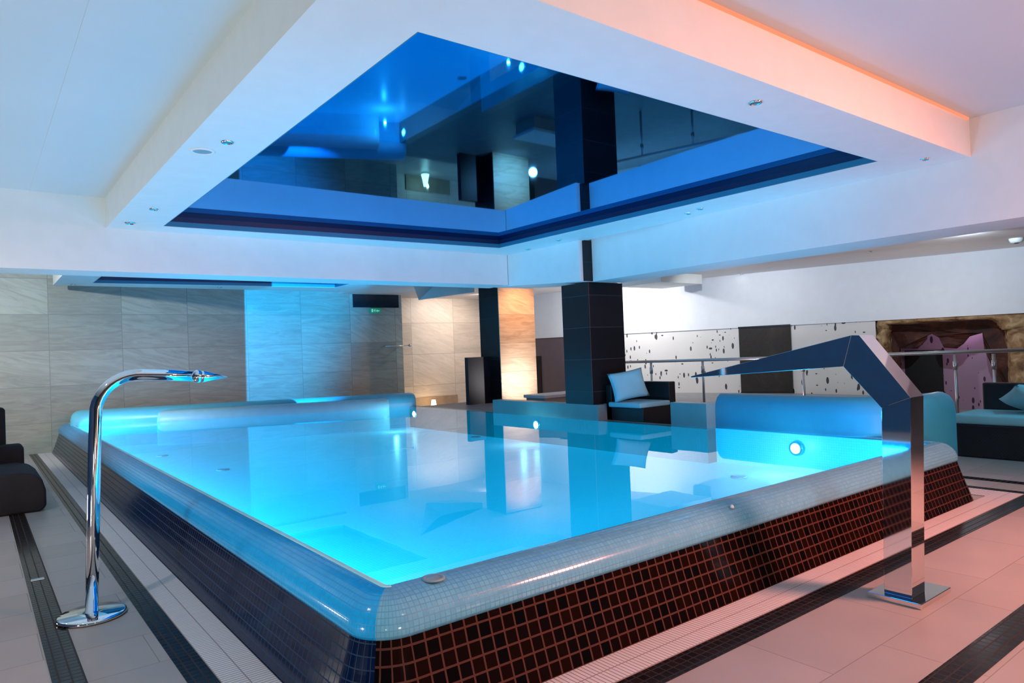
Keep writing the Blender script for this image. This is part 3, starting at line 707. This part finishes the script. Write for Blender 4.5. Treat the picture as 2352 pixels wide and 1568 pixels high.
# neutral fill spots added out of view, aimed up at the ceiling
for x, y, tx, ty, e in ((-1.6, 3.0, 2.0, 5.0, 190), (-1.6, 7.2, 2.0, 7.0, 200), (1.0, -2.6, 2.6, 3.2, 330), (-2., -1.6, -.5, 3.4, 60), (-2.6, 12., 0., 13., 70)):
    light('SPOT', (x, y, .25), e, (1., .97, .90), spot_size=2.6, spot_blend=1., to=(tx, ty, 3.), shadow_soft_size=.12)
for x, y, e in ((-.9, 3.6, 95), (-.9, 8.0, 85), (2.2, -.6, 75), (-.4, 12.6, 60), (7.05, 2., 0)):
    if e: light('SPOT', (x, y, 3.28), e, (1., .96, .93), spot_size=2.2, spot_blend=1., to=(x+.3, y+.2, 0), shadow_soft_size=.03)  # added unseen ceiling spots that brighten the floor
light('POINT', tuple(wpt(-1.2, -1.3, 1.75)), 9, (1., .8, .6), shadow_soft_size=.03)  # added point without a fitting, brightens the rock frame
light('SPOT', (8.7, 1.2, 2.97), 120, (.10, .72, 1.), spot_size=1.5, spot_blend=1., to=(8.9, 3.3, .4), shadow_soft_size=.03)  # added cyan spot, tints the bench end, daybed and floor
# blue square spot on the stone wall
go = light('SPOT', (5.35, 9.3, 2.45), 3800, (.0, .33, .74), spot_size=.80, spot_blend=.2, to=(5.35, 15.2, 1.9), shadow_soft_size=.01)
gl = go.data; gl.use_nodes = True; g = gl.node_tree      # framing shutter: sharp left edge, soft slanted right edge
em = g.nodes['Emission']; tc = g.nodes.new('ShaderNodeTexCoord'); sp_ = g.nodes.new('ShaderNodeSeparateXYZ'); g.links.new(tc.outputs['Normal'], sp_.inputs[0])
def gm(op, a, b_=None):
    n = g.nodes.new('ShaderNodeMath'); n.operation = op
    for k, v in ((0, a), (1, b_)):
        if v is None: continue
        if isinstance(v, (int, float)): n.inputs[k].default_value = v
        else: g.links.new(v, n.inputs[k])
    return n.outputs[0]
az = gm('ABSOLUTE', sp_.outputs[2]); gx = gm('DIVIDE', sp_.outputs[0], az); gy = gm('DIVIDE', sp_.outputs[1], az)
def ramp(v, a, b_, o0, o1):
    n = g.nodes.new('ShaderNodeMapRange'); n.interpolation_type = 'SMOOTHSTEP'
    for k, x in (('From Min', a), ('From Max', b_), ('To Min', o0), ('To Max', o1)): n.inputs[k].default_value = x
    g.links.new(v, n.inputs['Value']); return n.outputs[0]
left = ramp(gx, -.128, -.120, 0, 1)
right = ramp(gm('SUBTRACT', gx, gm('MULTIPLY', gy, .5)), .08, .40, 1, 0)
g.links.new(gm('MULTIPLY', left, right), em.inputs['Strength'])
# warm and white washes behind, with added wall spots
light('SPOT', (9.5, 10.9, 2.97), 150, (1., .50, .24), spot_size=1.5, spot_blend=1., to=(9.5, 12.0, 2.2), shadow_soft_size=.02)
light('SPOT', (9.4, 11.0, .72), 110, (1., .97, .95), spot_size=1.6, spot_blend=1., to=(9.45, 12.0, .95), shadow_soft_size=.02)
light('SPOT', (10.3, 14.2, 2.97), 220, (1., .84, .70), spot_size=2.2, spot_blend=1., to=(10., 15.9, 1.4), shadow_soft_size=.03)
light('POINT', (9.42, 15.45, .36), 4, (1., .62, .3), shadow_soft_size=.03)
light('SPOT', (11.0, 10.9, 2.97), 280, (1., .97, .97), spot_size=2.6, spot_blend=1., to=(12.7, 11.6, 1.6), shadow_soft_size=.03)  # this and the next two are added to brighten the right wall
light('SPOT', (11.0, 8.2, 2.97), 150, (.95, .97, 1.), spot_size=2.6, spot_blend=1., to=(13.3, 8.2, 1.4), shadow_soft_size=.03)
light('SPOT', (11.6, 4.0, 2.97), 150, (.70, .86, 1.), spot_size=2.6, spot_blend=1., to=(14.2, 4.6, 1.6), shadow_soft_size=.03)
light('SPOT', (9.6, 6.8, .45), 130, (1., .60, .54), spot_size=2.6, spot_blend=1., to=(10.2, 5.5, 3.), shadow_soft_size=.1)
light('SPOT', (10.6, 12.6, .5), 60, (.95, .98, 1.), spot_size=2.6, spot_blend=1., to=(10.4, 12.0, 3.), shadow_soft_size=.1)
light('POINT', tuple(wpt(-1.0, .95, 1.72)), 7, (.95, .72, 1.), shadow_soft_size=.05)
light('SPOT', (-1.2, 10.5, 2.97+.3), 800, (.92, .98, .95), spot_size=1.3, spot_blend=1., to=(1.7, 15.2, 1.7), shadow_soft_size=.05)  # added unseen spot that brightens the stone wall

wd = bpy.data.worlds.new('world'); sc.world = wd; wd.use_nodes = True
nt = wd.node_tree; bg = nt.nodes['Background']; bg.inputs[0].default_value = (1., .95, .92, 1); bg.inputs[1].default_value = .7

# ------------------------------------------------------------------ camera
D = PI/180; yaw, pitch, roll_ = 37.8*D, .85*D, -2.25*D
f = Vector((math.sin(yaw)*math.cos(pitch), math.cos(yaw)*math.cos(pitch), math.sin(pitch)))
r = Vector((math.cos(yaw), -math.sin(yaw), 0)); u = r.cross(f)
c_, s_ = math.cos(roll_), math.sin(roll_)
r2 = r*c_ + u*s_; u2 = r*(-s_) + u*c_
cam = bpy.data.cameras.new('camera'); co = bpy.data.objects.new('camera', cam); C.objects.link(co)
cam.sensor_width = 36; cam.lens = 1601/2352*36; cam.clip_start = .05
mt = Matrix((r2, u2, -f)).transposed().to_4x4(); mt.translation = (0, 0, 1.5)
co.matrix_world = mt
sc.camera = co
sc.view_settings.view_transform = 'Standard'; sc.view_settings.look = 'None'; sc.view_settings.exposure = 0
try:
    sc.cycles.use_denoising = True
    sc.cycles.max_bounces = 10; sc.cycles.transparent_max_bounces = 12; sc.cycles.caustics_reflective = False
    sc.cycles.sample_clamp_indirect = 6
except Exception: pass
